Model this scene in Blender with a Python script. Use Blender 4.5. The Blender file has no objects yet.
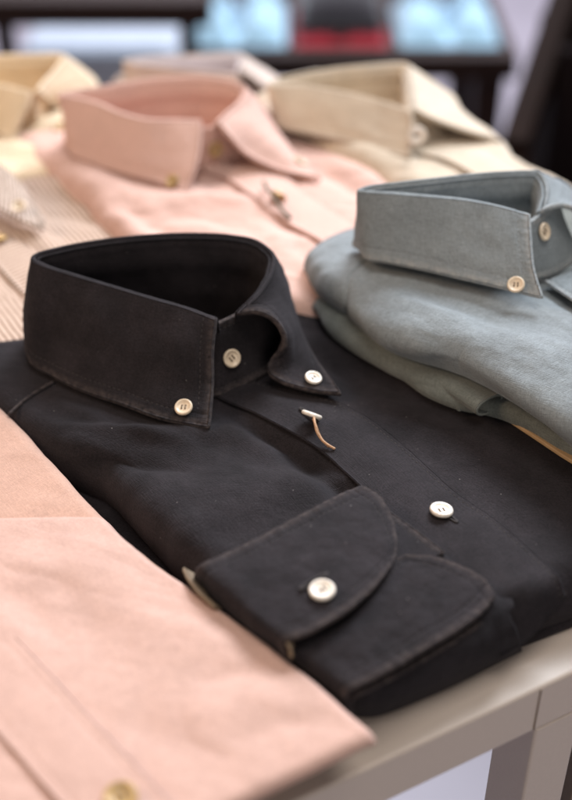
import bpy, math, random
import numpy as np
from mathutils import Vector, Matrix
random.seed(7); rng = np.random.default_rng(5)
SC = bpy.context.scene
COL = SC.collection
# ------------------------------------------------------------------ measuring (camera 37 cm above the table, 36 degrees down)
FPX, PITCH, CAMH = 1200., math.radians(36), .37
def W(u, v, z):
    a = (u-286)/FPX; b = (400-v)/FPX
    d = (a, math.cos(PITCH)+b*math.sin(PITCH), -math.sin(PITCH)+b*math.cos(PITCH))
    t = (z-CAMH)/d[2]
    return np.array([d[0]*t, d[1]*t, z])
def WW(pts): return np.array([W(*p) if len(p) == 3 else p[1] for p in pts])
AX = np.array([.62, -.785]); NX = np.array([.785, .62])
def S(o, l, z):                                    # across / along / up on the dark shirt
    q = NX*(o+.291)+AX*(l-.387)
    return np.array([q[0], q[1], z])

# ------------------------------------------------------------------ tagging
def tag(o, label=None, cat=None, group=None, kind=None):
    if label: o['label'] = label
    if cat: o['category'] = cat
    if group: o['group'] = group
    if kind: o['kind'] = kind
    return o
def empty(name, loc, label, cat, group=None):
    o = bpy.data.objects.new(name, None); COL.objects.link(o); o.location = loc
    o.empty_display_size = .02
    return tag(o, label, cat, group)
def link(name, verts, faces, mats, parent=None, uv=None, edge=None, fmat=None, smooth=True):
    me = bpy.data.meshes.new(name)
    me.from_pydata([tuple(map(float, v)) for v in verts], [], [tuple(map(int, f)) for f in faces])
    for m in (mats if isinstance(mats, (list, tuple)) else [mats]): me.materials.append(m)
    if uv is not None:
        l = me.uv_layers.new(name='UVMap')
        idx = np.empty(len(me.loops), dtype=np.int32); me.loops.foreach_get('vertex_index', idx)
        l.data.foreach_set('uv', np.asarray(uv, dtype=np.float32)[idx].ravel())
    if edge is not None:
        a = me.attributes.new('edge', 'FLOAT', 'POINT'); a.data.foreach_set('value', np.asarray(edge, dtype=np.float32))
    if fmat is not None: me.polygons.foreach_set('material_index', np.asarray(fmat, dtype=np.int32))
    if smooth: me.polygons.foreach_set('use_smooth', [True]*len(me.polygons))
    me.update()
    o = bpy.data.objects.new(name, me); COL.objects.link(o)
    if parent is not None:
        o.parent = parent
        M = Matrix.Identity(4); q = parent
        while q is not None:
            M = Matrix.Translation(q.location) @ M if q.type == 'EMPTY' else M
            q = q.parent
        o.matrix_parent_inverse = M.inverted() if parent.type == 'EMPTY' else Matrix.Identity(4)
    return o

# ------------------------------------------------------------------ numpy noise
_perm = np.random.default_rng(11).permutation(512)
_g = np.random.default_rng(12).uniform(0, 2*math.pi, 512)
def pn(x, y, seed=0):
    x = np.asarray(x, float)+seed*17.3; y = np.asarray(y, float)-seed*9.7
    xi = np.floor(x).astype(int); yi = np.floor(y).astype(int); xf = x-xi; yf = y-yi
    def gr(ix, iy, dx, dy):
        h = _perm[(_perm[ix & 255]+iy) & 511]; a = _g[h]
        return np.cos(a)*dx+np.sin(a)*dy
    u = xf**3*(xf*(xf*6-15)+10); v = yf**3*(yf*(yf*6-15)+10)
    a = gr(xi, yi, xf, yf); b = gr(xi+1, yi, xf-1, yf); c = gr(xi, yi+1, xf, yf-1); d = gr(xi+1, yi+1, xf-1, yf-1)
    return (a+(b-a)*u)+((c+(d-c)*u)-(a+(b-a)*u))*v
def fbm(x, y, seed=0, o=3):
    r = 0; am = 1
    for k in range(o): r = r+am*pn(x*2**k, y*2**k, seed+k); am *= .5
    return r
def rot(x, y, deg):
    a = math.radians(deg); return x*math.cos(a)+y*math.sin(a), -x*math.sin(a)+y*math.cos(a)

# ------------------------------------------------------------------ curves and lofts
def crom(P, ts, T=None):
    P = np.asarray(P, float); n = len(P)
    if T is None:
        d = np.linalg.norm(np.diff(P, axis=0), axis=-1)
        if d.ndim > 1: d = d.mean(axis=1)
        d = np.maximum(d, 1e-6); T = np.concatenate([[0], np.cumsum(d)]); T = T/T[-1]
    if n == 2:
        k = ts.reshape((-1,)+(1,)*(P.ndim-1)); return P[0]*(1-k)+P[1]*k
    m = np.zeros_like(P)
    for i in range(n):
        if i == 0: m[i] = (P[1]-P[0])/(T[1]-T[0])
        elif i == n-1: m[i] = (P[-1]-P[-2])/(T[-1]-T[-2])
        else:
            a = (P[i]-P[i-1])/(T[i]-T[i-1]); b = (P[i+1]-P[i])/(T[i+1]-T[i]); h0 = T[i]-T[i-1]; h1 = T[i+1]-T[i]
            m[i] = (a*h1+b*h0)/(h0+h1)
    i = np.clip(np.searchsorted(T, ts, side='right')-1, 0, n-2)
    h = T[i+1]-T[i]; x = (ts-T[i])/h
    sh = (-1,)+(1,)*(P.ndim-1); x = x.reshape(sh); h = h.reshape(sh)
    return (2*x**3-3*x**2+1)*P[i]+(x**3-2*x**2+x)*h*m[i]+(-2*x**3+3*x**2)*P[i+1]+(x**3-x**2)*h*m[i+1]
def resample(P, n):
    Q = crom(P, np.linspace(0, 1, max(60, n*2)))
    d = np.concatenate([[0], np.cumsum(np.linalg.norm(np.diff(Q, axis=0), axis=1))]); d /= d[-1]
    t = np.linspace(0, 1, n)
    return np.stack([np.interp(t, d, Q[:, k]) for k in range(3)], axis=1)
def loft(curves, ns, nt):
    C = np.stack([resample(WW(c) if not isinstance(c, np.ndarray) else c, nt+1) for c in curves])
    return crom(C, np.linspace(0, 1, ns+1))        # (ns+1, nt+1, 3)

def metres(G):
    ds = np.linalg.norm(np.diff(G, axis=0), axis=2); dt = np.linalg.norm(np.diff(G, axis=1), axis=2)
    s = np.concatenate([np.zeros((1, G.shape[1])), np.cumsum(ds, axis=0)]); t = np.concatenate([np.zeros((G.shape[0], 1)), np.cumsum(dt, axis=1)], axis=1)
    return s, t
def normals(G):
    a = np.gradient(G, axis=0); b = np.gradient(G, axis=1)
    n = np.cross(a, b); return n/np.maximum(np.linalg.norm(n, axis=2, keepdims=True), 1e-12)

def stitches(parent, paths, mat, step=.0027, ln=.0019, r=.00022, name='stitching'):
    V = []; Fc = []
    for Q, N in paths:
        d = np.concatenate([[0], np.cumsum(np.linalg.norm(np.diff(Q, axis=0), axis=1))])
        if d[-1] < .005: continue
        for a in np.arange(.001, d[-1]-ln, step):
            p = [np.array([np.interp(a+f*ln, d, Q[:, k]) for k in range(3)]) for f in (0, .25, .75, 1)]
            n = np.array([np.interp(a+ln/2, d, N[:, k]) for k in range(3)]); n /= np.linalg.norm(n)+1e-9
            tdir = p[3]-p[0]; tdir /= np.linalg.norm(tdir)+1e-9; b = np.cross(tdir, n); b /= np.linalg.norm(b)+1e-9
            base = len(V)
            for c, rr, up in zip(p, (.25, 1, 1, .25), (-.6, .25, .25, -.6)):
                for k in range(5):
                    th = 2*math.pi*k/5
                    V.append(c+n*r*up+(n*math.sin(th)+b*math.cos(th))*r*rr)
            for j in range(3):
                for k in range(5):
                    Fc.append((base+j*5+k, base+j*5+(k+1) % 5, base+(j+1)*5+(k+1) % 5, base+(j+1)*5+k))
            Fc.append(tuple(base+k for k in range(4, -1, -1))); Fc.append(tuple(base+15+k for k in range(5)))
    if V: return link(name, V, Fc, mat, parent)

def cloth(name, G, mat, parent, th=.0011, seam='', sd=.005, disp=None, flip=False, pucker=1., thread=None, K=6, up=None, wearall=False):
    """closed shell of real thickness round the surface G, with seam grooves and puckers"""
    ns, nt = G.shape[0]-1, G.shape[1]-1
    N = normals(G)
    if flip: N = -N
    sm, tm = metres(G)
    sW = sm[-1:, :]+0*sm; tL = tm[:, -1:]+0*tm
    dist = {'a': sm, 'b': sW-sm, 'c': tm, 'd': tL-tm}; along = {'a': tm, 'b': tm, 'c': sm, 'd': sm}
    D = np.full(G.shape[:2], .05); h = np.zeros(G.shape[:2])
    for k in seam:
        d = dist[k]; al = along[k]; D = np.minimum(D, d)
        h += -.0003*np.exp(-((d-sd)/.0008)**2)*pucker
        pk = pn(al*330, d*60, ord(k)) + .6*pn(al*160, d*40, ord(k)+3)
        h += .00034*pucker*pk*np.exp(-((d-sd*.45)/(sd*.65))**2)
        h += .0002*pucker*np.exp(-((d-.0011)/.0012)**2)
    if disp is not None:
        h = h+disp(G, sm, tm, np.minimum(np.minimum(sm, sW-sm), np.minimum(tm, tL-tm)))
    M = G+N*h[..., None]
    N2 = normals(M); N2 = -N2 if flip else N2
    r = th/2
    front = M+N2*r; back = M-N2*r
    nv = (ns+1)*(nt+1)
    idx = np.arange(nv).reshape(ns+1, nt+1)
    V = [front.reshape(-1, 3), back.reshape(-1, 3)]
    uvg = np.stack([sm, tm], axis=2).reshape(-1, 2)
    UV = [uvg, uvg]; E = [D.ravel(), D.ravel()]
    q = np.stack([idx[:-1, :-1], idx[1:, :-1], idx[1:, 1:], idx[:-1, 1:]], axis=2).reshape(-1, 4)
    if flip: q = q[:, ::-1]
    F = [q, q[:, ::-1]+nv]
    ij = [(i, 0) for i in range(ns)]+[(ns, j) for j in range(nt)]+[(i, nt) for i in range(ns, 0, -1)]+[(0, j) for j in range(nt, 0, -1)]
    ij = np.array(ij); B = M[ij[:, 0], ij[:, 1]]; BN = N2[ij[:, 0], ij[:, 1]]
    inn = M[np.clip(ij[:, 0], 1, ns-1), np.clip(ij[:, 1], 1, nt-1)]
    out = B-inn; out -= BN*(out*BN).sum(1, keepdims=True); out /= np.maximum(np.linalg.norm(out, axis=1, keepdims=True), 1e-12)
    nb = len(ij); prev = idx[ij[:, 0], ij[:, 1]]; base = 2*nv; rings = [prev]
    for k in range(1, K):
        a = math.pi/2-math.pi*k/K
        V.append(B+out*r*math.cos(a)+BN*r*math.sin(a)); UV.append(uvg[prev]+k*.0003)
        E.append(D[ij[:, 0], ij[:, 1]]); rings.append(base+np.arange(nb)); base += nb
    rings.append(prev+nv)
    for A, Bq in zip(rings[:-1], rings[1:]):
        f = np.stack([A, Bq, np.roll(Bq, -1), np.roll(A, -1)], axis=1)
        F.append(f[:, ::-1] if not flip else f)
    V = np.concatenate(V); F = np.concatenate(F)
    # make sure the winding is outward
    o = link(name, V, F, mat, parent, np.concatenate(UV), np.concatenate(E))
    if thread is not None and seam:
        paths = []
        for k in seam:
            ax = 0 if k in 'ab' else 1
            rng_ = range(nt+1) if ax == 0 else range(ns+1)
            Q = []; NN = []
            for j in rng_:
                dd = dist[k][:, j] if ax == 0 else dist[k][j, :]
                pos = front[:, j] if ax == 0 else front[j, :]; nn = N2[:, j] if ax == 0 else N2[j, :]
                other = min([(dist[m][0, j] if ax == 0 else dist[m][j, 0]) if False else (dist[m][:, j].min() if ax == 0 else dist[m][j, :].min()) for m in seam if m != k and (m in 'ab') != (ax == 0)]+[1])
                if other < sd: continue
                order = np.argsort(dd)
                i1 = min(max(np.searchsorted(dd[order], sd), 1), len(dd)-1); i0 = i1-1
                i0, i1 = order[i0], order[i1]
                w = 0 if dd[i1] == dd[i0] else np.clip((sd-dd[i0])/(dd[i1]-dd[i0]), 0, 1)
                Q.append(pos[i0]*(1-w)+pos[i1]*w); NN.append(nn[i0])
            if len(Q) > 3: paths.append((np.array(Q), np.array(NN)))
        [stitches(o, [pp], thread) for pp in paths]
    o['_n'] = 0; del o['_n']
    return o, M, N2

def creases(lst, z, k_=1.5):
    """soft ridges (+) and valleys (-) along lines given on the cloth"""
    L = [(W(*a, z)[:2], W(*b, z)[:2], w, am) for a, b, w, am in lst]
    def f(G):
        h = 0
        for a, b, w, am in L:
            d = b-a; ln = np.linalg.norm(d); d = d/ln; q = G[..., :2]-a
            t = q[..., 0]*d[0]+q[..., 1]*d[1]; p = -q[..., 0]*d[1]+q[..., 1]*d[0]
            p = p+.003*pn(t*45, t*0+w*999, 3)
            tt = np.clip(t/ln, 0, 1); e = np.sin(math.pi*np.clip((t/ln+.12)/1.24, 0, 1))**.7
            h = h+am*e*np.exp(-(p/w)**2)
        return h*k_
    return f

def body(name, left, right, zref, ztop, zbot, r, mat, parent, ns=150, nt=150, wr=None, seam='', th=.0011, thread=None, sd=.005, pucker=1, fine=1.):
    """folded front of a shirt: flat on top, rolling over at its folded edges"""
    L = resample(np.array([W(u, v, zref) if not hasattr(u, '__len__') else u for u, v in left]), nt+1)
    R = resample(np.array([W(u, v, zref) if not hasattr(u, '__len__') else u for u, v in right]), nt+1)
    w = np.linalg.norm(R-L, axis=1).mean(); ln = np.linalg.norm(np.diff(L, axis=0), axis=1).sum()
    def dense(n, total):                          # more rows near the rounded edges
        e = r/total; x = np.linspace(0, 1, n+1)
        k = .16
        return np.interp(x, [0, k, 1-k, 1], [0, e*1.8, 1-e*1.8, 1]), x
    ps, _ = dense(ns, w); pt, x = dense(nt, ln)
    Ld = np.stack([np.interp(pt, x*1., L[:, k]) for k in range(3)], 1); Rd = np.stack([np.interp(pt, x*1., R[:, k]) for k in range(3)], 1)
    G = Ld[None]*(1-ps[:, None, None])+Rd[None]*ps[:, None, None]
    sm, tm = metres(G); sW = sm[-1:, :]+0*sm; tL = tm[:, -1:]+0*tm
    us = (Rd-Ld)[None]+0*G; us /= np.linalg.norm(us, axis=2, keepdims=True)
    ut = np.gradient(G, axis=1); ut /= np.linalg.norm(ut, axis=2, keepdims=True)
    TM = math.radians(145); arc = r*1.5; H_ = (ztop-zbot)/(1-math.cos(TM)); drop = 0; sh = 0
    for d, u_, sg in ((sm, us, 1), (sW-sm, us, -1), (tm, ut, 1), (tL-tm, ut, -1)):
        th_ = np.clip(1-d/arc, 0, 1)*TM
        sh = sh+(np.where(d < arc, r*(1-np.sin(th_))-d+(arc-r)*(d/arc), 0)*sg)[..., None]*u_
        drop = drop+H_*(1-np.cos(th_))
    G = G+sh
    G[..., 2] = ztop-np.minimum(drop, ztop-zbot)
    # keep the outline a little uneven
    wob = .0012*fbm(G[..., 0]*28, G[..., 1]*28, 4)
    G[..., 0] += wob; G[..., 1] += wob*.6
    def dp(G, sm, tm, D):
        f = np.clip(D/.012, .12, 1)
        h = (.0009*fbm(G[..., 0]*22, G[..., 1]*22, 8, 3)+.0006*np.abs(fbm(*[q*w_ for q, w_ in zip(rot(G[..., 0], G[..., 1], -20), (30, 75))], 18, 2)))*f*fine
        if wr is not None: h = h+wr(G)*np.clip(D/.02, .25, 1)
        return h
    return cloth(name, G, mat, parent, th=th, seam=seam, disp=dp, thread=thread, sd=sd, pucker=pucker, flip=np.mean(normals(G)[..., 2]) < 0)

# ------------------------------------------------------------------ materials
def mat_new(name):
    m = bpy.data.materials.new(name); m.use_nodes = True
    nt = m.node_tree; b = nt.nodes['Principled BSDF']; return m, nt, b
def nd(nt, t, **k):
    n = nt.nodes.new(t)
    for a, v in k.items():
        if a in n.inputs.keys(): n.inputs[a].default_value = v
        else: setattr(n, a, v)
    return n
def fabric(name, col, var=.12, wear=None, weave=1500., bump=.5, sheen=.25, sheen_tint=(1, 1, 1), stripes=None, specks=0., mott=(60, 9), hue2=None, sss=0., oxford=0., transl=0., grain=.10):
    m, nt, b = mat_new(name); L = nt.links.new
    b.inputs['Roughness'].default_value = .88; b.inputs['Specular IOR Level'].default_value = .18
    b.inputs['Sheen Weight'].default_value = sheen; b.inputs['Sheen Roughness'].default_value = .45; b.inputs['Sheen Tint'].default_value = (*sheen_tint, 1)
    tc = nd(nt, 'ShaderNodeTexCoord'); uv = nd(nt, 'ShaderNodeUVMap'); geo = nd(nt, 'ShaderNodeNewGeometry')
    dark = tuple(c*(1-var) for c in col); light = tuple(min(1, c*(1+var)) for c in (hue2 or col))
    n1 = nd(nt, 'ShaderNodeTexNoise', Scale=float(mott[0]), Detail=5.); n1.inputs['Roughness'].default_value = .65
    L(tc.outputs['Object'], n1.inputs['Vector'])
    cr = nd(nt, 'ShaderNodeValToRGB'); cr.color_ramp.elements[0].position = .35; cr.color_ramp.elements[1].position = .68
    cr.color_ramp.elements[0].color = (*dark, 1); cr.color_ramp.elements[1].color = (*light, 1)
    L(n1.outputs['Fac'], cr.inputs['Fac']); cur = cr.outputs['Color']
    # yarn-to-yarn difference: long streaks along both thread directions
    ht = []
    for ax, sc in ((0, (weave*1.8, weave*.16, 1)), (1, (weave*.16, weave*1.8, 1))):
        mp = nd(nt, 'ShaderNodeMapping'); mp.inputs['Scale'].default_value = sc; L(uv.outputs['UV'], mp.inputs['Vector'])
        n = nd(nt, 'ShaderNodeTexNoise', Scale=1., Detail=2.); L(mp.outputs['Vector'], n.inputs['Vector']); ht.append(n.outputs['Fac'])
    ad = nd(nt, 'ShaderNodeMath', operation='ADD'); L(ht[0], ad.inputs[0]); L(ht[1], ad.inputs[1])
    mr = nd(nt, 'ShaderNodeMapRange'); mr.inputs['From Min'].default_value = .7; mr.inputs['From Max'].default_value = 1.3
    mr.inputs['To Min'].default_value = 1-.11-oxford; mr.inputs['To Max'].default_value = 1.11+oxford; L(ad.outputs[0], mr.inputs['Value'])
    mx = nd(nt, 'ShaderNodeMix', data_type='RGBA', blend_type='MULTIPLY'); mx.inputs['Factor'].default_value = 1
    L(cur, mx.inputs[6]); L(mr.outputs[0], mx.inputs[7]); cur = mx.outputs[2]
    gn = nd(nt, 'ShaderNodeTexNoise', Scale=1500., Detail=2.); gn.inputs['Roughness'].default_value = .7; L(tc.outputs['Object'], gn.inputs['Vector'])
    gr = nd(nt, 'ShaderNodeMapRange'); gr.inputs['From Min'].default_value = .32; gr.inputs['From Max'].default_value = .68; gr.inputs['To Min'].default_value = 1-grain; gr.inputs['To Max'].default_value = 1+grain; L(gn.outputs['Fac'], gr.inputs['Value'])
    mg = nd(nt, 'ShaderNodeMix', data_type='RGBA', blend_type='MULTIPLY'); mg.inputs['Factor'].default_value = 1; L(cur, mg.inputs[6]); L(gr.outputs[0], mg.inputs[7]); cur = mg.outputs[2]
    if stripes:
        per, c2, axis, frac = stripes
        sp = nd(nt, 'ShaderNodeSeparateXYZ'); L(uv.outputs['UV'], sp.inputs[0])
        m1 = nd(nt, 'ShaderNodeMath', operation='MULTIPLY'); m1.inputs[1].default_value = 1/per; L(sp.outputs[axis], m1.inputs[0])
        m2 = nd(nt, 'ShaderNodeMath', operation='PINGPONG'); m2.inputs[1].default_value = .5; L(m1.outputs[0], m2.inputs[0])
        m3 = nd(nt, 'ShaderNodeMapRange'); m3.inputs['From Min'].default_value = frac-.08; m3.inputs['From Max'].default_value = frac+.08; L(m2.outputs[0], m3.inputs['Value'])
        mm = nd(nt, 'ShaderNodeMix', data_type='RGBA'); L(m3.outputs[0], mm.inputs['Factor']); L(cur, mm.inputs[6]); mm.inputs[7].default_value = (*c2, 1); cur = mm.outputs[2]
    if wear:
        at = nd(nt, 'ShaderNodeAttribute', attribute_name='edge')
        w1 = nd(nt, 'ShaderNodeMapRange'); w1.inputs['From Min'].default_value = .0; w1.inputs['From Max'].default_value = .0034
        w1.inputs['To Min'].default_value = 1; w1.inputs['To Max'].default_value = 0; L(at.outputs['Fac'], w1.inputs['Value'])
        n = nd(nt, 'ShaderNodeTexNoise', Scale=420., Detail=3.); L(tc.outputs['Object'], n.inputs['Vector'])
        w2 = nd(nt, 'ShaderNodeMapRange'); w2.inputs['From Min'].default_value = .30; w2.inputs['From Max'].default_value = .85; L(n.outputs['Fac'], w2.inputs['Value'])
        w3 = nd(nt, 'ShaderNodeMath', operation='MULTIPLY'); L(w1.outputs[0], w3.inputs[0]); L(w2.outputs[0], w3.inputs[1])
        mm = nd(nt, 'ShaderNodeMix', data_type='RGBA'); L(w3.outputs[0], mm.inputs['Factor']); L(cur, mm.inputs[6]); mm.inputs[7].default_value = (*wear, 1); cur = mm.outputs[2]
    if specks:
        n = nd(nt, 'ShaderNodeTexVoronoi', Scale=300.); n.feature = 'F1'; L(tc.outputs['Object'], n.inputs['Vector'])
        w = nd(nt, 'ShaderNodeMapRange'); w.inputs['From Min'].default_value = .02; w.inputs['From Max'].default_value = .09; w.inputs['To Min'].default_value = 1; w.inputs['To Max'].default_value = 0
        L(n.outputs['Distance'], w.inputs['Value'])
        sx = nd(nt, 'ShaderNodeSeparateColor'); L(n.outputs['Color'], sx.inputs[0])
        g = nd(nt, 'ShaderNodeMath', operation='GREATER_THAN'); g.inputs[1].default_value = .93; L(sx.outputs[0], g.inputs[0])
        w2 = nd(nt, 'ShaderNodeMath', operation='MULTIPLY'); L(w.outputs[0], w2.inputs[0]); L(g.outputs[0], w2.inputs[1])
        w4 = nd(nt, 'ShaderNodeMath', operation='MULTIPLY'); w4.inputs[1].default_value = specks; L(w2.outputs[0], w4.inputs[0])
        mm = nd(nt, 'ShaderNodeMix', data_type='RGBA'); L(w4.outputs[0], mm.inputs['Factor']); L(cur, mm.inputs[6]); mm.inputs[7].default_value = (.35, .32, .3, 1); cur = mm.outputs[2]
    L(cur, b.inputs['Base Color'])
    # bump: yarns plus soft crumple
    n3 = nd(nt, 'ShaderNodeTexNoise', Scale=float(mott[0])*1.6, Detail=4.); L(tc.outputs['Object'], n3.inputs['Vector'])
    b1 = nd(nt, 'ShaderNodeBump'); b1.inputs['Strength'].default_value = bump; b1.inputs['Distance'].default_value = .00035; L(ad.outputs[0], b1.inputs['Height'])
    b2 = nd(nt, 'ShaderNodeBump'); b2.inputs['Strength'].default_value = .35; b2.inputs['Distance'].default_value = .0012; L(n3.outputs['Fac'], b2.inputs['Height'])
    L(b1.outputs['Normal'], b2.inputs['Normal']); L(b2.outputs['Normal'], b.inputs['Normal'])
    if transl:
        tr = nd(nt, 'ShaderNodeBsdfTranslucent'); L(cur, tr.inputs['Color'])
        ms = nd(nt, 'ShaderNodeMixShader'); ms.inputs[0].default_value = transl
        L(b.outputs[0], ms.inputs[1]); L(tr.outputs[0], ms.inputs[2]); L(ms.outputs[0], nt.nodes['Material Output'].inputs['Surface'])
    return m
def plain(name, col, rough=.5, metal=0., bump=0., scale=200., var=.1, spec=.5, coat=0.):
    m, nt, b = mat_new(name); L = nt.links.new
    b.inputs['Roughness'].default_value = rough; b.inputs['Metallic'].default_value = metal; b.inputs['Specular IOR Level'].default_value = spec
    b.inputs['Coat Weight'].default_value = coat
    tc = nd(nt, 'ShaderNodeTexCoord'); n = nd(nt, 'ShaderNodeTexNoise', Scale=scale, Detail=4.); L(tc.outputs['Object'], n.inputs['Vector'])
    cr = nd(nt, 'ShaderNodeValToRGB'); cr.color_ramp.elements[0].position = .3; cr.color_ramp.elements[1].position = .7
    cr.color_ramp.elements[0].color = (*[c*(1-var) for c in col], 1); cr.color_ramp.elements[1].color = (*[min(1, c*(1+var)) for c in col], 1)
    L(n.outputs['Fac'], cr.inputs['Fac']); L(cr.outputs['Color'], b.inputs['Base Color'])
    if bump:
        bb = nd(nt, 'ShaderNodeBump'); bb.inputs['Strength'].default_value = bump; bb.inputs['Distance'].default_value = .0005; L(n.outputs['Fac'], bb.inputs['Height']); L(bb.outputs['Normal'], b.inputs['Normal'])
    return m
def wood(name, c1, c2, scale=30., rough=.6):
    m, nt, b = mat_new(name); L = nt.links.new; b.inputs['Specular IOR Level'].default_value = .15
    tc = nd(nt, 'ShaderNodeTexCoord'); mp = nd(nt, 'ShaderNodeMapping'); mp.inputs['Scale'].default_value = (1, 12, 12); L(tc.outputs['Object'], mp.inputs[0])
    n = nd(nt, 'ShaderNodeTexNoise', Scale=scale*.3, Detail=6.); L(mp.outputs[0], n.inputs['Vector'])
    cr = nd(nt, 'ShaderNodeValToRGB'); cr.color_ramp.elements[0].color = (*c1, 1); cr.color_ramp.elements[1].color = (*c2, 1); L(n.outputs['Fac'], cr.inputs[0]); L(cr.outputs[0], b.inputs['Base Color'])
    b.inputs['Roughness'].default_value = rough
    return m

M_char = fabric('charcoal_twill', (.0168, .0136, .0152), var=.32, wear=(.090, .070, .064), grain=.45, weave=1100, bump=.9, sheen=.045, sheen_tint=(.75, .72, .8), specks=.8, mott=(45, 9))
M_char2 = fabric('charcoal_twill_placket', (.0168, .0136, .0152), var=.32, grain=.45, weave=1100, bump=.9, sheen=.045, sheen_tint=(.75, .72, .8), specks=.8, mott=(45, 9))
M_thread_dk = plain('dark_thread', (.030, .024, .023), .8)
M_blue = fabric('grey_blue_chambray', (.215, .240, .250), var=.10, wear=(.40, .39, .37), weave=1300, bump=.7, sheen=.15, mott=(50, 9), oxford=.10, grain=.16)
M_blueshade = fabric('shaded_olive_chambray', (.135, .145, .130), var=.12, weave=1300, bump=.7, mott=(50, 9), oxford=.10, grain=.16)  # darker, greener copy of the chambray; shade under the folds put into its colour
M_thread_bl = plain('grey_thread', (.25, .27, .28), .8)
M_pinkmid = fabric('salmon_pink_cotton', (.69, .45, .375), var=.04, weave=1400, sheen=.12, transl=.12)
M_pinkfront = fabric('pale_pink_cotton', (.57, .37, .305), var=.05, weave=1400, bump=.4, sheen=.12, transl=.10)
M_pinkunder = fabric('peach_cotton', (.53, .325, .245), var=.05, weave=1400, transl=.10)
M_khaki = fabric('khaki_cotton', (.62, .515, .395), var=.07, weave=1400, transl=.08)
M_cream = fabric('cream_cotton', (.78, .62, .43), var=.07, weave=1400, transl=.12)
M_taupe = fabric('taupe_cotton', (.50, .41, .36), var=.08, weave=1400)
M_stripe = fabric('striped_cotton', (.64, .48, .38), var=.06, weave=1500, stripes=(.0036, (.25, .15, .10), 0, .29), transl=.05)
M_sky = fabric('pale_blue_cotton', (.30, .46, .57), var=.12, weave=600)
M_black = fabric('black_knit', (.012, .010, .013), var=.2, weave=600)
M_red = fabric('crimson_knit', (.28, .008, .02), var=.2, weave=600)
M_white = fabric('white_cloth', (.36, .40, .47), var=.06, weave=600)
M_btn = plain('mother_of_pearl', (.78, .70, .60), .28, scale=350., var=.10, spec=.6, coat=.3)
M_btnwarm = plain('corozo_cream', (.72, .58, .42), .34, scale=300., var=.14, spec=.5)
M_horn = plain('horn', (.45, .29, .12), .3, scale=200., var=.3)
M_hole = plain('button_hole_dark', (.16, .11, .08), .9)
M_string = plain('waxed_string', (.42, .24, .13), .7, scale=900., bump=.6)
M_darkstring = plain('olive_string', (.10, .085, .05), .7)
M_gold = plain('brass_pin', (.55, .36, .15), .35, metal=.8)
M_card = plain('buff_card', (.47, .30, .15), .75, scale=120.)
M_label = plain('woven_buff_label', (.17, .12, .075), .85, scale=700., bump=.5)
M_frame = plain('taupe_powder_coat', (.56, .47, .40), .42, scale=900., bump=.12, var=.03)
M_dwood = wood('dark_wood', (.010, .005, .004), (.028, .013, .009))
M_floor = plain('lilac_grey_floor', (.30, .275, .315), .55, scale=3., var=.06)
M_wall = plain('pale_wall', (.60, .58, .66), .8, scale=2., var=.04)

# ------------------------------------------------------------------ small things
def button(parent, pos, nrm, R, mat, spin=.3, name='button', back=False):
    nrm = np.array(nrm, float); nrm /= np.linalg.norm(nrm)
    t = np.cross(nrm, [0, 0, 1.]) if abs(nrm[2]) < .95 else np.cross(nrm, [0, 1., 0]); t /= np.linalg.norm(t); b = np.cross(nrm, t)
    t, b = t*math.cos(spin)+b*math.sin(spin), -t*math.sin(spin)+b*math.cos(spin)
    prof = [(0, .00125), (.42, .00128), (.56, .0014), (.66, .0018), (.74, .0022), (.84, .0024), (.93, .0022), (.99, .0016), (1, .0011), (.97, .0005), (.85, .0001), (.5, 0), (0, 0)]
    V = []; F = []; fm = []; n = 48; pos = np.array(pos, float)
    k_ = R/.0055
    for (pr, pz) in prof:
        for k in range(n):
            a = 2*math.pi*k/n; V.append(pos+(t*math.cos(a)+b*math.sin(a))*R*pr+nrm*pz*k_)
    for j in range(len(prof)-1):
        for k in range(n): F.append((j*n+k, j*n+(k+1) % n, (j+1)*n+(k+1) % n, (j+1)*n+k)[::-1]); fm.append(0)
    for sx in (-1, 1):
        for sy in (-1, 1):
            c = pos+t*sx*R*.2+b*sy*R*.2+nrm*(.00131*k_); base = len(V)
            for k in range(14):
                a = 2*math.pi*k/14; V.append(c+(t*math.cos(a)+b*math.sin(a))*R*.105)
            F.append(tuple(base+k for k in range(14))); fm.append(1)
    for sx in (-1, 1):                                  # thread bars through the holes
        P = [pos+t*sx*R*.2+b*y*R+nrm*(z*k_) for y, z in ((-.2, .0012), (-.12, .0017), (.12, .0017), (.2, .0012))]
        base = len(V)
        for p in P:
            for k in range(6):
                a = 2*math.pi*k/6; V.append(p+(t*math.cos(a)+nrm*math.sin(a))*R*.06)
        for j in range(3):
            for k in range(6): F.append((base+j*6+k, base+j*6+(k+1) % 6, base+(j+1)*6+(k+1) % 6, base+(j+1)*6+k)); fm.append(2)
    return link(name, V, F, [mat, M_hole, M_label], parent, fmat=fm)
def tube(name, pts, r, mat, parent, n=8, taper=None):
    Q = resample(np.array(pts), 40); V = []; F = []
    T = np.gradient(Q, axis=0); T /= np.linalg.norm(T, axis=1, keepdims=True)
    u = np.cross(T[0], [.3, .2, .9]); u /= np.linalg.norm(u)
    for i, (q, tt) in enumerate(zip(Q, T)):
        u = u-tt*np.dot(u, tt); u /= np.linalg.norm(u); w = np.cross(tt, u); rr = r*(1 if taper is None else taper[0]+(taper[1]-taper[0])*i/39)
        for k in range(n):
            a = 2*math.pi*k/n; V.append(q+(u*math.cos(a)+w*math.sin(a))*rr)
    for i in range(39):
        for k in range(n): F.append((i*n+k, i*n+(k+1) % n, (i+1)*n+(k+1) % n, (i+1)*n+k))
    F.append(tuple(range(n-1, -1, -1))); F.append(tuple(39*n+k for k in range(n)))
    return link(name, V, F, mat, parent)
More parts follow.
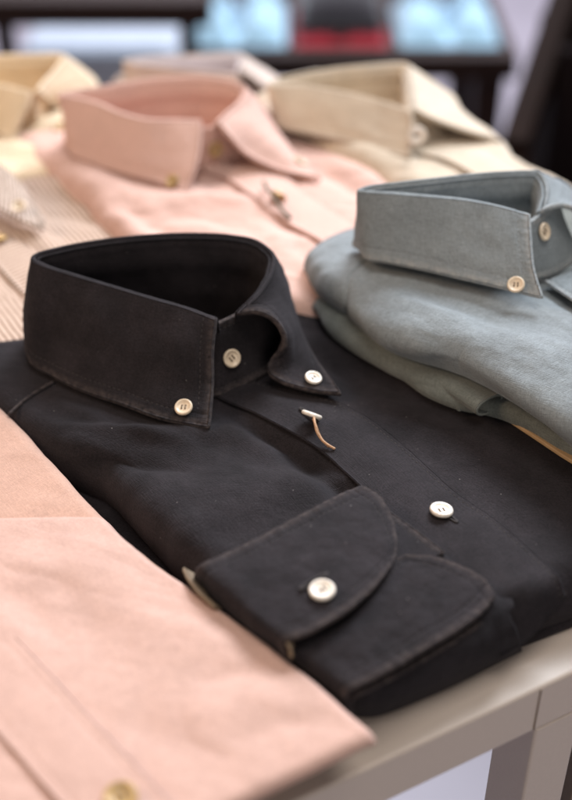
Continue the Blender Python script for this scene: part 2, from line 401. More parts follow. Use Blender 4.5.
def buttonhole(parent, c, d, nrm, ln=.013, mat=None):
    """slit edged with a tight ring of thread"""
    c = np.array(c, float); d = np.array(d, float); d /= np.linalg.norm(d); nrm = np.array(nrm, float); nrm /= np.linalg.norm(nrm); b = np.cross(nrm, d)
    P = []
    for k in range(33):
        a = 2*math.pi*k/32; P.append(c+d*math.cos(a)*ln/2+b*math.sin(a)*.0009+nrm*.0003)
    return tube('buttonhole', P, .00045, mat or M_thread_dk, parent)
def obox(name, c, ex, ey, ez, mat, parent=None, bev=.001, rotz=0., tilt=None):
    """bevelled box; ex,ey,ez are full sizes"""
    import bmesh
    bm = bmesh.new(); bmesh.ops.create_cube(bm, size=1)
    for v in bm.verts: v.co = Vector((v.co.x*ex, v.co.y*ey, v.co.z*ez))
    if bev: bmesh.ops.bevel(bm, geom=bm.edges[:], offset=bev, segments=3, affect='EDGES', profile=.5)
    R = Matrix.Rotation(rotz, 4, 'Z')
    if tilt is not None: R = R @ tilt
    bm.transform(Matrix.Translation(Vector(c)) @ R)
    me = bpy.data.meshes.new(name); bm.to_mesh(me); bm.free(); me.materials.append(mat)
    o = bpy.data.objects.new(name, me); COL.objects.link(o)
    if parent is not None:
        o.parent = parent; o.matrix_parent_inverse = Matrix.Translation(parent.location).inverted()
    return o
def slab(name, poly, z0, z1, mat, parent=None, bev=.002):
    import bmesh
    bm = bmesh.new(); vs = [bm.verts.new((x, y, z1)) for x, y in poly]; f = bm.faces.new(vs)
    if f.normal.z < 0: f.normal_flip()
    r = bmesh.ops.extrude_face_region(bm, geom=[f]); vv = [e for e in r['geom'] if isinstance(e, bmesh.types.BMVert)]
    for v in vv: v.co.z = z0
    bm.normal_update()
    if bev: bmesh.ops.bevel(bm, geom=bm.edges[:], offset=bev, segments=3, affect='EDGES', profile=.5)
    bmesh.ops.recalc_face_normals(bm, faces=bm.faces[:])
    me = bpy.data.meshes.new(name); bm.to_mesh(me); bm.free(); me.materials.append(mat)
    o = bpy.data.objects.new(name, me); COL.objects.link(o)
    if parent is not None:
        o.parent = parent; o.matrix_parent_inverse = Matrix.Translation(parent.location).inverted()
    return o

def collar(parent, cols, centre, zb, mat, thread=None, out=.008, ns=300, nt=46, band_front=None, lining=None, sd=.0055, seam='abd', th=.0026, fine=1., rimin=.0022):
    """one leaf running from point to point round the neck. A column with one entry is at the hidden back: it hangs straight down."""
    C = []; rims = []
    cen = W(*centre, zb+.04)[:2]
    for c in cols:
        P = WW(c)
        rims.append(P[0])
        if len(P) == 1:
            d = P[0, :2]-cen; d /= np.linalg.norm(d)
            h = P[0, 2]-zb
            P = np.array([P[0]+np.array([*(d*o), -dz]) for o, dz in ((0, 0), (out*.45, h*.3), (out*.8, h*.65), (out, h-.002))])
        C.append(P)
    G = loft(C, ns, nt)
    fl = np.dot((normals(G)[ns//3, nt//2][:2]), (G[ns//3, nt//2][:2]-cen)) < 0
    def dp(G, sm, tm, D):
        return fine*(.0005*fbm(sm*60, tm*40, 21)+.0004*pn(sm*30, tm*90, 5))*np.clip(D/.008, 0, 1)
    o, M, N = cloth('collar_leaf', G, mat, parent, th=th, seam=seam, disp=dp, flip=fl, thread=thread, sd=sd)
    global LEAF; LEAF = (M, N, th)
    # inner wall: underside of the leaf and the neckband, one continuous ring
    si = np.linspace(0, ns, 72).astype(int)
    rim = G[si, 0]; tg = np.gradient(rim[:, :2], axis=0)
    for _ in range(3): tg[1:-1] = (tg[:-2]+tg[1:-1]*2+tg[2:])/4
    nh = np.stack([tg[:, 1], -tg[:, 0]], 1); nh /= np.linalg.norm(nh, axis=1, keepdims=True)
    if np.mean(((rim[:, :2]-cen)*nh).sum(1)) < 0: nh = -nh
    cols2 = []
    for i, r, dd in zip(si, rim, nh):
        h = r[2]-zb; off_in = M[i]-N[i]*(th/2+.0013); zo = np.argsort(off_in[:, 2]); comp = (off_in[:, :2]-r[:2])@dd
        row = []
        for off, dz in ((-rimin, .0006), (-rimin-.0016, h*.32), (-rimin-.0010, h*.37), (-rimin-.0014, h*.68), (-rimin-.0018, h)):
            lim = np.interp(r[2]-dz, off_in[zo, 2], comp[zo])
            row.append(r+np.array([*(dd*(min(off, max(lim, -.012)) if dz > .001 else off)), -dz]))
        cols2.append(np.array(row))
    G2 = loft(cols2, ns, 40)
    def dp2(G, sm, tm, D):
        g = -.0004*np.exp(-((tm-.0035)/.0007)**2)+.0005*pn(sm*260, tm*50, 2)*np.exp(-((tm-.002)/.003)**2)
        return fine*(g+.0009*fbm(sm*45, tm*30, 9)*np.clip((tm-.01)/.01, 0, 1))
    fl2 = np.dot((normals(G2)[ns//3, 20][:2]), (G2[ns//3, 20][:2]-cen)) > 0
    cloth('neckband_lining', G2, lining or mat, parent, th=.0012, disp=dp2, flip=fl2)
    if band_front is not None:
        G3 = loft(band_front, 110, 50)
        n3 = normals(G3)[55, 25]; fl3 = n3[1] > 0
        ob, M3, N3 = cloth('neckband', G3, mat, parent, th=.0022, seam='cd' if thread else '', sd=.003, flip=fl3, thread=thread, pucker=.7, disp=lambda G, sm, tm, D: .0004*fbm(sm*70, tm*70, 31))
        return M3, N3
    return M, N
def K(zr, zb, *px):
    q = np.array(px, float); d = np.concatenate([[0], np.cumsum(np.linalg.norm(np.diff(q, axis=0), axis=1))]); d /= d[-1]
    return [(u, v, zr+(zb-zr)*f) for (u, v), f in zip(px, d)]

# =================================================================== TABLE
TD = np.array([.879, .477]); TP = np.array([-.477, .879])
T0 = np.array([.0337, .2933]); FR = np.array([.318, .448])
def tpt(a, b): return FR+(-TD)*a+TP*b
table = empty('display_table', (float(tpt(.6, .3)[0]), float(tpt(.6, .3)[1]), -.80), 'taupe metal framed display table that the shirts are laid out on', 'table')
ang = math.atan2(TD[1], TD[0])
# top board sits inside the square-tube frame
slab('table_top', [tpt(.012, .012), tpt(1.28, .012), tpt(1.28, .585), tpt(.012, .585)], -.018, -.0015, M_frame, table, .001)
def rail(a0, b0, a1, b1, w=.024, h=.027, name='frame_rail', z=-.0135):
    p, q = tpt(a0, b0), tpt(a1, b1); c = (p+q)/2; ln = np.linalg.norm(q-p); an = math.atan2(*(q-p)[::-1])
    obox(name, (c[0], c[1], z), ln, w, h, M_frame, table, .0016, an)
rail(0, .0, 1.3, .0)
rail(0, .597, 1.3, .597); rail(.0, .0125, .0, .5845); rail(1.3, .0125, 1.3, .5845)
legp = W(537, 700, -.03)
la = np.dot(FR-legp[:2], TD)
for a, b in ((la, .0), (la, .597), (1.27, .0), (1.27, .597)):
    c = tpt(a, b); obox('leg', (c[0], c[1], -.4135), .024, .024, .773, M_frame, table, .0014, ang)
for da in (-.0135, .0135):
    c = tpt(la+da, -.0121); obox('joint_line', (c[0], c[1], -.0135), .0006, .0006, .024, M_hole, table, 0, ang)
c = tpt(la-.052, .03)
t2 = empty('neighbouring_stand', (float(c[0])+.03, float(c[1])+.05, -.8), 'brown metal stand, only its upright showing at the lower right corner', 'stand')
M_brown = plain('brown_metal', (.20, .15, .12), .45, scale=300., var=.08)
c = W(583, 720, -.05); 
obox('upright', (c[0]+.006, c[1]+.012, -.42), .026, .026, .74, M_brown, t2, .0014, ang)
obox('foot_plate', (c[0]+.006, c[1]+.012, -.795), .16, .12, .01, M_brown, t2, .002, ang)

# =================================================================== DARK SHIRT
dk = empty('folded_shirt', (float(S(0, .05, 0)[0]), float(S(0, .05, 0)[1]), 0.), 'charcoal button-down shirt folded in the middle of the table with its cuffs laid on top', 'shirt', 'folded shirts laid out on the table')
crs = creases([((75, 440), (235, 432), .006, .0022), ((60, 462), (200, 462), .007, -.0016), ((150, 500), (330, 480), .012, .0016), ((200, 445), (330, 475), .008, -.0012),
               ((225, 520), (360, 465), .010, .0012), ((110, 430), (60, 402), .004, .0012), ((370, 400), (480, 455), .012, .0012), ((320, 340), (420, 392), .006, .0020), ((300, 345), (370, 395), .005, -.0015),
               ((345, 350), (440, 420), .006, -.0012), ((480, 440), (560, 500), .01, .001), ((150, 560), (235, 500), .009, .0012), ((60, 425), (185, 445), .0035, .0018), ((45, 447), (180, 470), .004, -.0016), ((110, 470), (220, 560), .006, .0016), ((265, 432), (450, 580), .006, -.0038), ((225, 412), (330, 470), .004, -.002)], .03)
bl = [(-95, 342), (-50, 380), (0, 416), (37, 440), (66, 453), (100, 467), (130, 494), (165, 533), (204, 574), (262, 634), (340, 706)]
hemc = [S(-.084, .168, .03), S(.013, .192, .03), S(.10, .213, .03)]
L_ = [W(u, v, .03) for u, v in bl[:-1]]+[S(-.100, .160, .03)]
R_ = [S(.107, -.030, .03), S(.107, .05, .03), S(.107, .14, .03), S(.107, .213, .03)]
P2 = lambda arr: [(p, 0) for p in arr]
body('front_panel', P2(L_), P2(R_), .03, .0300, .004, .011, M_char, dk, 260, 300, wr=crs, th=.0012)
# layers folded beneath: sleeve and back, a little inset, seen in the gap beside the front
L2 = [p+np.array([*( NX*.003), 0]) for i, p in enumerate(L_)]; R2 = [p+np.array([*(-NX*.006), 0]) for p in R_]
L2[-1] = L2[-1]-np.array([*(AX*.006), 0]); R2[-1] = R2[-1]-np.array([*(AX*.006), 0])
body('folded_sleeve', P2(L2), P2(R2), .02, .0125, .001, .006, M_char, dk, 90, 160, th=.0012)
L3 = [p+np.array([*(-NX*.008), 0]) for p in L_]
body('back_panel', P2(L3), P2(R2), .012, .006, .0006, .003, M_char, dk, 80, 120, th=.0012)
# placket
zp = .0322
rows = []
pl = [(214, 394), (230, 402), (252, 411), (277, 424), (315, 446), (350, 476), (395, 520), (440, 555), (490, 603), (535, 648)]
LP = resample(WW([(u, v, zp) for u, v in pl]), 40)
CT = []
for i, p in enumerate(LP):
    w = .0335*min(1, .62+i/20)
    q = p+np.array([*(NX*w), 0])
    CT.append(np.array([p+[0, 0, -.0002], p+(q-p)*.5+[0, 0, .0004], q+[0, 0, -.0012]]))
# end the placket where the hem rolls over
def zroll(x, y):
    q = np.array([x, y]); l = np.dot(q, AX)+.387; o = np.dot(q, NX)-.291
    e = (.189+.24*o*1.0)-l
    return e
CT2 = [c for c in CT if zroll(c[1][0], c[1][1]) > -.003]
for c in CT2:
    for k in range(3):
        e = zroll(c[k][0], c[k][1]); e = max(min(e, .011), 0.0004); c[k][2] += -.026*(1-math.sqrt(max(0, 1-(1-e/.011)**2)))
G = loft(CT2, 240, 60)
opl, PM, PN = cloth('placket', G, M_char2, dk, th=.0014, seam='d', sd=.0022, flip=np.mean(normals(G)[..., 2]) < 0, thread=M_thread_dk, pucker=.55,
      disp=lambda G, sm, tm, D: crs(G)*np.clip(tm/.01, 0, 1)*.6+.0004*fbm(sm*50, tm*60, 12))

def leafbutton(parent, u, v, r, mat, spin=.2):
    M, N, th = LEAF; p, n = hitgrid(M, N, u, v); button(parent, p+n*(th/2+.0003), n, r, mat, spin)
cols = [
 [(215, 320, .068), (211.5, 350, .057), (211.5, 382, .045), (208, 427, .0335)],
 [(185, 309, .0705), (177, 350, .0565), (171, 385, .0435), (165, 419, .034)],
 [(150, 299, .0725), (141, 340, .0575), (132, 375, .044), (124, 404, .0345)],
 [(110, 287, .0745), (99, 328, .0595), (90, 362, .045), (84, 390, .0345)],
 [(70, 275, .077), (58, 315, .060), (52, 345, .046), (52, 374, .0345)],
 [(45, 267, .079), (35, 303, .064), (31, 332, .049), (32, 361, .035)],
 [(34, 261, .080), (27.5, 295, .064), (25, 320, .050), (27, 342, .037)],
 [(38, 255, .0805)], [(60, 249, .0805)], [(105, 241, .0805)], [(150, 236.5, .0805)], [(195, 235, .080)], [(232, 237, .079)], [(258, 243, .078)],
 [(271, 253, .077), (279, 268, .064), (283, 285, .050), (285, 305, .037)],
 [(273, 267, .0755), (283, 285, .062), (290, 300, .049), (292, 322, .0365)],
 [(266, 284, .0735), (280, 300, .062), (294, 318, .049), (304, 342, .0365)],
 [(254, 300, .071), (272, 308, .0655), (290, 328, .053), (297, 346, .044), (318, 366, .0365)],
 [(245, 308, .069), (266, 311, .0675), (284, 328, .058), (287, 348, .049), (290, 364, .041), (331, 382, .036)],
 [(239, 314, .067), (258, 312.5, .068), (272, 319, .0655), (283, 334, .059), (284, 347, .0525), (277, 355, .047), (269.5, 363, .0425), (270, 372, .0395), (283, 382, .0375), (304, 389, .036), (339, 394, .0355)],
]
bf = [
 [(206, 330, .0615), (208, 360, .045), (210, 392, .0325)],
 [(214, 326, .0620), (215, 360, .046), (218, 395, .0325)],
 [(224, 321, .0625), (226, 355, .047), (231, 389, .0325)],
 [(236, 315, .0630), (240, 350, .047), (245, 383, .0325)],
 [(247, 306, .0640), (254, 338, .048), (260, 375, .0325)],
 [(258, 293, .0660), (266, 325, .050), (272, 366, .0325)],
 [(265, 283, .0680), (272, 310, .052), (280, 352, .0325)],
]
M3, N3 = collar(dk, cols, (155, 300), .031, M_char, M_thread_dk, band_front=bf, ns=420, nt=70)
def near(M, N, u, v, z):
    p = W(u, v, z); d = np.linalg.norm(M-p, axis=2); i = np.unravel_index(np.argmin(d), d.shape); return M[i], N[i]
# neck button on the band
def hitgrid(M, N, u, v):
    """point of the surface M that stands where this measurement line crosses it"""
    c = np.array([0, 0, CAMH]); d = W(u, v, 0)-c; d /= np.linalg.norm(d)
    q = M-c; t = (q*d).sum(2); e = np.linalg.norm(q-t[..., None]*d, axis=2)
    i = np.unravel_index(np.argmin(e+.15*t*(e < .003)), e.shape); return M[i], N[i]
p, n = hitgrid(M3, N3, 232, 352); b = button(dk, p+n*.0016, n, .0046, M_btnwarm, .5, 'button'); b['label'] = 'cream neck button'
leaf = [o for o in dk.children if o.name.startswith('collar_leaf')][0]
button(dk, W(184, 408, .0388)+np.array([0, 0, 0]), (-.15, -.42, .9), .0043, M_btnwarm, .2)
button(dk, W(313, 379, .0382), (.2, -.15, .95), .0042, M_btn, .9)
zp2 = .0337
button(dk, W(441, 512, .0340), (.1, .1, 1), .0050, M_btn, .4)
buttonhole(dk, W(444, 513, .0331), (*AX, 0), (0, 0, 1), .016)
# second placket button turned on its edge with a loop of string tied to it
bb = button(dk, W(311, 417, .0375), (.32, .52, .74), .0050, M_btn, .2); bb['label'] = 'pearl button tipped on its edge with string tied to it'
buttonhole(dk, W(309, 415, .0338), (*AX, 0), (0, 0, 1), .014)
tube('tag_string', [W(314, 418, .040), W(315, 424, .0405), W(317, 432, .0385), (W(322, 440, .0360)), W(328, 445, .0350), W(335, 449, .0338)], .00062, M_string, dk)
tube('tag_string', [W(313, 419, .039), W(316.5, 427, .0395), W(319, 434, .0370), (W(324, 442, .0350)), W(329, 447, .0340)], .00052, M_string, dk)
# shoulder yoke seam by the collar
ys = [W(9, 413, .0312), W(22, 401, .0316), W(36, 391, .0318), W(53, 381, .0318)]
Q = resample(np.array(ys), 60); tube('yoke_seam', Q+np.array([0, 0, -.0006]), .0009, M_char, dk, taper=(.9, .9))

# cuffs ------------------------------------------------------------
def cuffdisp(seed):
    def f(G, sm, tm, D):
        return (.0011*fbm(G[..., 0]*38, G[..., 1]*38, seed)+.0005*fbm(G[..., 0]*110, G[..., 1]*110, seed+5))*np.clip(D/.008, .1, 1)
    return f
# rows run from the fold at the left (turned down the side) to the rounded free end
c1 = [
 [(196, 588, .029), (197, 574, .037), (201, 567, .0425), (225, 556, .0435), (250, 544, .0440), (280, 528, .0440), (310, 512, .0440), (335, 499, .0435), (352, 491, .0428), (362, 488, .0420)],
 [(212, 600, .029), (211, 588, .037), (214, 580, .0430), (240, 569, .0445), (268, 556, .0450), (298, 540, .0450), (326, 524, .0450), (350, 508, .0445), (366, 498, .0438), (376, 495, .0425)],
 [(232, 616, .029), (230, 605, .037), (233, 597, .0430), (258, 584, .0450), (286, 571, .0460), (314, 556, .0462), (342, 539, .0458), (364, 522, .0450), (378, 512, .0440), (386, 508, .0428)],
 [(256, 636, .029), (252, 625, .037), (255, 617, .0430), (278, 602, .0450), (304, 588, .0462), (330, 573, .0462), (354, 556, .0456), (374, 538, .0446), (386, 527, .0436), (392, 523, .0425)],
 [(274, 651, .029), (270, 638, .037), (272, 630, .0430), (292, 617, .0450), (316, 603, .0460), (340, 589, .0458), (362, 573, .0450), (380, 556, .0440), (390, 546, .0432), (395, 540, .0422)],
 [(290, 662, .029), (285, 652, .036), (286, 641, .0420), (300, 636, .0438), (322, 626, .0446), (344, 613, .0446), (364, 597, .0440), (380, 580, .0432), (389, 567, .0426), (394, 557, .0418)],
]
G = loft(c1, 200, 220)
def fl_up(G): return normals(G)[G.shape[0]//2, G.shape[1]//2, 2] < 0
oc, CM, CN = cloth('cuff', G, M_char, dk, th=.0019, seam='abd', sd=.0055, flip=fl_up(G), thread=M_thread_dk, disp=cuffdisp(41), pucker=1.15)
oc['label'] = 'upper cuff with a button near its rounded corner'
p, n = hitgrid(CM, CN, 326, 587); button(oc, p+n*.0014, n*.6+np.array([0, 0, .4]), .0050, M_btn, .7)
p2, n2 = hitgrid(CM, CN, 319, 578); buttonhole(oc, p2+n2*.0012, (*NX, 0), n2, .014)
# its under layer
c1b = [[tuple(np.array(q)+np.array([0, 0, -.0042])) for q in r] for r in c1]
c2 = [
 [(292, 664, .020), (286, 655, .029), (288, 644, .0355), (306, 634, .0365), (335, 612, .0370), (365, 587, .0375), (392, 562, .0380), (405, 557, .0380)],
 [(304, 676, .020), (299, 664, .028), (302, 655, .0355), (322, 643, .0375), (352, 621, .0380), (384, 596, .0385), (412, 571, .0385), (432, 558, .0380)],
 [(320, 690, .020), (315, 676, .028), (318, 667, .0350), (338, 654, .0372), (368, 633, .0380), (400, 608, .0382), (434, 583, .0380), (459, 567, .0372)],
 [(336, 704, .020), (330, 690, .027), (334, 680, .0345), (354, 667, .0365), (384, 646, .0372), (416, 622, .0375), (452, 597, .0372), (481, 579, .0365)],
 [(352, 717, .020), (346, 702, .026), (349, 691, .0335), (368, 681, .0350), (398, 665, .0355), (430, 646, .0355), (464, 625, .0350), (484, 609, .0347), (494, 596, .0345)],
]
G = loft(c2, 200, 200)
oc2, CM2, CN2 = cloth('cuff', G, M_char, dk, th=.0019, seam='abd', sd=.0055, flip=fl_up(G), thread=M_thread_dk, disp=cuffdisp(51), pucker=1.1)
oc2['label'] = 'lower cuff tucked under the buttoned one'
Gu = loft([[(330, 560, .0375), (360, 535, .0375), (386, 511, .0368)], [(352, 580, .0378), (385, 553, .0378), (414, 531, .0370)], [(374, 600, .0375), (408, 572, .0375), (443, 553, .0366)]], 60, 50)
ou, _, _ = cloth('cuff_underlap', Gu, M_char, dk, th=.002, seam='d', sd=.003, flip=fl_up(Gu), thread=M_thread_dk, pucker=.6)
G = loft([[(u+5, v+7, z-.0055) for u, v, z in r] for r in c2], 120, 100)
cloth('cuff_lining', G, M_char, dk, th=.0016, flip=fl_up(G), seam='b', sd=.003, disp=cuffdisp(57))
# sleeve ends under the cuffs, rolling down to the table edge
sl = [
 [(340, 690, .010), (352, 672, .026), (372, 640, .0315), (400, 600, .0335), (425, 552, .0345), (412, 533, .0335)],
 [(352, 712, .006), (366, 690, .025), (392, 658, .0300), (425, 618, .0320), (455, 572, .0345), (441, 553, .0335)],
 [(372, 715, .003), (388, 696, .018), (410, 668, .0275), (445, 628, .0300), (478, 590, .0335), (468, 574, .0325)],
 [(430, 694, .003), (440, 678, .015), (452, 656, .0250), (475, 625, .0290), (505, 600, .0305), (500, 588, .030)],
 [(520, 650, .004), (518, 642, .014), (514, 628, .0240), (508, 614, .0285), (512, 606, .0300), (510, 598, .030)],
]
G = loft(sl, 140, 120)
cloth('sleeve', G, M_char, dk, th=.0018, flip=fl_up(G), disp=cuffdisp(61))
# woven labels showing from the folded edge
for nm, pts, w, th_ in (('buff_tag', [W(189, 572, .031), W(195, 584, .0345), W(204, 596, .0355), W(217, 608, .0345)], .0050, .0016), ('buff_tag', [W(288, 638, .0405), W(290, 646, .0405), W(291, 657, .0375)], .0030, .0010)):
    Q = resample(np.array(pts), 30)
    side = np.cross(np.gradient(Q, axis=0), [.5, .6, .62]); side /= np.linalg.norm(side, axis=1, keepdims=True)
    G = np.stack([Q-side*w/2, Q-side*w/6, Q+side*w/6, Q+side*w/2], axis=0)
    G = crom(G, np.linspace(0, 1, 13))
    cloth('woven_tab', G, M_label, dk, th=th_)

# =================================================================== BLUE SHIRT (right)
bs = empty('folded_shirt', (.13, .47, .03), 'grey-blue chambray button-down shirt at the right, overlapping the charcoal shirt', 'shirt', 'folded shirts laid out on the table')
Z = .062
cb = creases([((380, 300), (470, 330), .008, .002), ((400, 330), (520, 380), .007, -.0018), ((350, 300), (440, 350), .007, .0018), ((420, 300), (560, 350), .01, -.0015), ((470, 360), (572, 420), .008, .0022), ((500, 330), (600, 380), .009, .0015)], Z)
bt = [
 # rows run from the far side towards the near folded edge
 [(372, 225, .052), (345, 232, .053), (322, 243, .052), (308, 256, .048), (305, 268, .040), (312, 284, .033)],
 [(420, 240, .058), (382, 250, .060), (350, 262, .060), (328, 276, .056), (320, 290, .047), (325, 303, .038)],
 [(480, 262, .060), (440, 272, .063), (402, 284, .064), (372, 298, .061), (352, 308, .053), (350, 318, .043)],
 [(545, 285, .061), (510, 296, .064), (470, 312, .066), (428, 330, .064), (398, 342, .056), (392, 350, .045)],
 [(620, 305, .061), (585, 320, .064), (545, 336, .067), (502, 354, .066), (474, 368, .058), (470, 378, .048)],
 [(700, 330, .061), (662, 350, .064), (622, 372, .067), (580, 396, .066), (550, 412, .058), (545, 422, .047)],
 [(790, 362, .061), (745, 388, .064), (700, 420, .067), (655, 452, .066), (620, 470, .058), (608, 478, .046)],
]
G = loft(bt, 260, 200)
def bdisp(G, sm, tm, D):
    f = np.clip(D/.01, .2, 1)
    x, y = rot(G[..., 0], G[..., 1], -48)
    h = .0009*fbm(x*22, y*50, 71)*f+.0011*(.35-np.abs(fbm(x*20+3, y*62, 77, 2)))*f+.0004*fbm(x*100, y*100, 75)*f+cb(G)*f
    # armhole seam near the shoulder
    q = W(380, 258, .06)[:2]; e = W(347, 306, .055)[:2]; d = e-q; d /= np.linalg.norm(d)
    pd = -(G[..., 0]-q[0])*d[1]+(G[..., 1]-q[1])*d[0]; al = (G[..., 0]-q[0])*d[0]+(G[..., 1]-q[1])*d[1]
    pd = pd+.006*np.sin(np.clip(al/np.linalg.norm(e-q), 0, 1)*math.pi)
    h = h-.0011*np.exp(-(pd/.0011)**2)+.0005*np.exp(-((pd-.004)/.003)**2)+.0005*pn(al*180, pd*100, 3)*np.exp(-(pd/.005)**2)
    return h
cloth('front_panel', G, M_blue, bs, th=.0014, flip=fl_up(G), disp=bdisp)
# layers beneath
def layer(rowsleft, z, zb, r, inset, seed, name, mat=M_blueshade, width=.20):
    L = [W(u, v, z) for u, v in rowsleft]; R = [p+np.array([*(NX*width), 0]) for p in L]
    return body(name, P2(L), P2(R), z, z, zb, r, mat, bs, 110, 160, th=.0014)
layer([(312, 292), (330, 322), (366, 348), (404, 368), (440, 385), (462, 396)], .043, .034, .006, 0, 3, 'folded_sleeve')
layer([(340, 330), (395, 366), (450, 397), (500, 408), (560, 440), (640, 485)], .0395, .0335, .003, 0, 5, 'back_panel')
# rolled sleeve end with its dark opening
def ring(c0, c1_, r0, r1, seed):
    a = np.array(c0); b_ = np.array(c1_); d = b_-a; ln = np.linalg.norm(d); d /= ln
    u = np.cross(d, [0, 0, 1.]); u /= np.linalg.norm(u); w = np.cross(u, d)
    G = []
    for i in range(61):
        th = 2*math.pi*i/60*0.985
        row = []
        for j in range(41):
            f = j/40; R0 = r0*(1-f)+r1*f
            k = 1+.12*math.sin(2*th+1.3)+.05*math.sin(3*th)
            row.append(a+d*ln*f+(u*math.cos(th)*R0*1.25+w*math.sin(th)*R0*.82)*k)
        G.append(row)
    return np.array(G)
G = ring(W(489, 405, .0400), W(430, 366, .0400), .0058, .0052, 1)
cloth('rolled_sleeve_end', G, M_blueshade, bs, th=.0012, flip=normals(G)[15, 20, 2] < 0, disp=lambda G, sm, tm, D: .0004*fbm(sm*120, tm*80, 2))
bd = empty('backing_board', (.14, .44, .03), 'tan backing board edge showing beneath the grey-blue shirt', 'board')
bp = [W(494, 416, .034), W(600, 480, .034), W(700, 540, .034)]
slab('board_sheet', [tuple(W(496, 412, .034)[:2]), tuple(W(560, 455, .034)[:2]), tuple(W(690, 535, .034)[:2]), tuple((W(690, 535, .034)[:2]+NX*.17)), tuple((W(496, 412, .034)[:2]+NX*.17))], .0328, .0349, M_card, bd, .0006)

bcols = [
 K(.0985, .0735, (528, 216), (529.5, 240), (532, 266), (541, 297)),
 K(.1000, .0735, (500, 208), (501, 235), (503, 262), (506, 288)),
 K(.1010, .0730, (465, 201), (465, 230), (465, 255), (464, 278)),
 K(.1015, .0725, (425, 197), (424, 222), (423, 245), (421, 268)),
 K(.1010, .0715, (388, 194), (387, 218), (386, 240), (386, 261)),
 K(.0995, .0695, (368, 193), (367, 212), (366, 232), (367, 257)),
 K(.0990, .0680, (359, 192), (359, 212), (359.5, 230), (361, 249)),
 [(368, 188, .0995)], [(395, 184.5, .1010)], [(430, 180.5, .102)], [(465, 176.5, .102)], [(500, 173.5, .1015)], [(526, 172.5, .1005)],
 [(541, 176, .0995), (551, 179, .092), (562, 184, .080), (570, 190, .068)],
 [(546, 185, .0985), (557, 189, .092), (569, 195, .080), (578, 205, .068)],
 [(547, 196, .0975), (560, 199, .093), (574, 206, .081), (586, 220, .068)],
 [(545, 206, .0965), (562, 204, .0945), (582, 213, .084), (600, 235, .068)],
 [(541, 212, .0960), (560, 206, .0965), (580, 212, .093), (592, 226, .084), (584, 240, .076), (592, 256, .072), (640, 266, .070)],
]
bbf = [
 K(.0925, .067, (520, 226), (523, 248), (527, 276)),
 K(.0930, .066, (530, 222), (533, 250), (537, 277)),
 K(.0930, .0655, (540, 215), (545, 244), (551, 274)),
 K(.0930, .065, (549, 207), (556, 236), (566, 266)),
 K(.0935, .065, (556, 198), (566, 228), (580, 256)),
]
M3, N3 = collar(bs, bcols, (455, 225), .062, M_blue, M_thread_bl, band_front=bbf, ns=320, nt=60, th=.0026)
p, n = hitgrid(M3, N3, 543.5, 237); button(bs, p+n*.0016, n, .0046, M_btnwarm, .5)
leafbutton(bs, 518, 280.5, .0042, M_btnwarm)
G = loft([[(545, 282, .0675), (562, 275, .068), (585, 266, .068)], [(572, 300, .0685), (590, 291, .069), (615, 282, .069)], [(625, 340, .0705), (650, 330, .0705), (675, 320, .0705)], [(712, 398, .0705), (735, 388, .0705), (758, 376, .0705)], [(770, 445, .0700), (795, 432, .0700), (820, 418, .0700)]], 140, 40)
cloth('placket', G, M_blue, bs, th=.0014, seam='cd', sd=.003, flip=fl_up(G), thread=M_thread_bl)

# =================================================================== FRONT PINK SHIRT
ps = empty('folded_shirt', (-.09, .27, 0), 'pale pink shirt nearest the camera, filling the lower left and reaching the table edge', 'shirt', 'folded shirts laid out on the table')
cf = creases([((-40, 600), (60, 690), .012, .002), ((150, 650), (330, 640), .010, .0016), ((120, 560), (300, 560), .012, -.0014), ((200, 720), (330, 690), .008, .0016), ((0, 560), (150, 590), .010, .0018), ((60, 590), (120, 680), .010, -.0014), ((215, 612), (285, 640), .004, -.0012), ((200, 690), (262, 668), .0045, -.0012), ((60, 545), (170, 562), .006, .0012), ((130, 720), (230, 770), .008, -.0014), ((240, 740), (330, 720), .005, -.0010), ((10, 600), (60, 640), .006, -.001), ((110, 610), (210, 640), .006, .0012)], .032, 1.0)
body('front_panel', [(-330, 522), (-270, 660), (-200, 820), (-120, 980)], [(104, 517), (150, 561), (200, 596), (250, 632), (290, 662), (340, 704), (377, 737)], .032, .0335, .0285, .003, M_pinkfront, ps, 220, 240, wr=cf, fine=1.3, th=.0014)
body('folded_sleeve', [(-420, 480), (-330, 640), (-250, 780), (-170, 900)], [(-60, 360), (0, 405), (25, 430), (50, 457), (102, 513), (200, 594), (290, 662), (352, 716)], .028, .0300, .020, .005, M_pinkunder, ps, 160, 200, th=.0014)
body('back_panel', [(-420, 480), (-330, 640), (-250, 800), (-190, 850)], [(-60, 372), (0, 418), (100, 508), (200, 604), (280, 668), (330, 704)], .016, .019, .0006, .006, M_pinkfront, ps, 60, 120, th=.0014)
# placket strip of the front
G = loft([[(-150, 560, .0342), (-90, 520, .0347), (-40, 480, .0347)], [(-80, 650, .0342), (-10, 600, .0352), (45, 560, .0352)], [(0, 740, .0342), (70, 690, .0352), (130, 650, .0350)], [(70, 830, .0342), (140, 780, .0352), (190, 740, .0350)], [(100, 870, .0342), (170, 820, .0352), (230, 780, .0345)]], 140, 60)
_r = [W(-60, 558, .0354)+(W(165, 800, .0354)-W(-60, 558, .0354))*k for k in (0, .25, .5, .75, 1, 1.3)]
_l = [W(-110, 610, .0354)+(W(58, 800, .0354)-W(-110, 610, .0354))*k for k in (0, .25, .5, .75, 1, 1.3)]
cloth('placket', loft([np.array([a+[0, 0, -.0002], (a+b_)/2+[0, 0, .0004], b_+[0, 0, -.0002]]) for a, b_ in zip(_l, _r)], 160, 50),
      M_pinkfront, ps, th=.0020, seam='cd', sd=.004, flip=False, disp=lambda G, sm, tm, D: .0005*fbm(sm*30, tm*50, 5), pucker=.6)
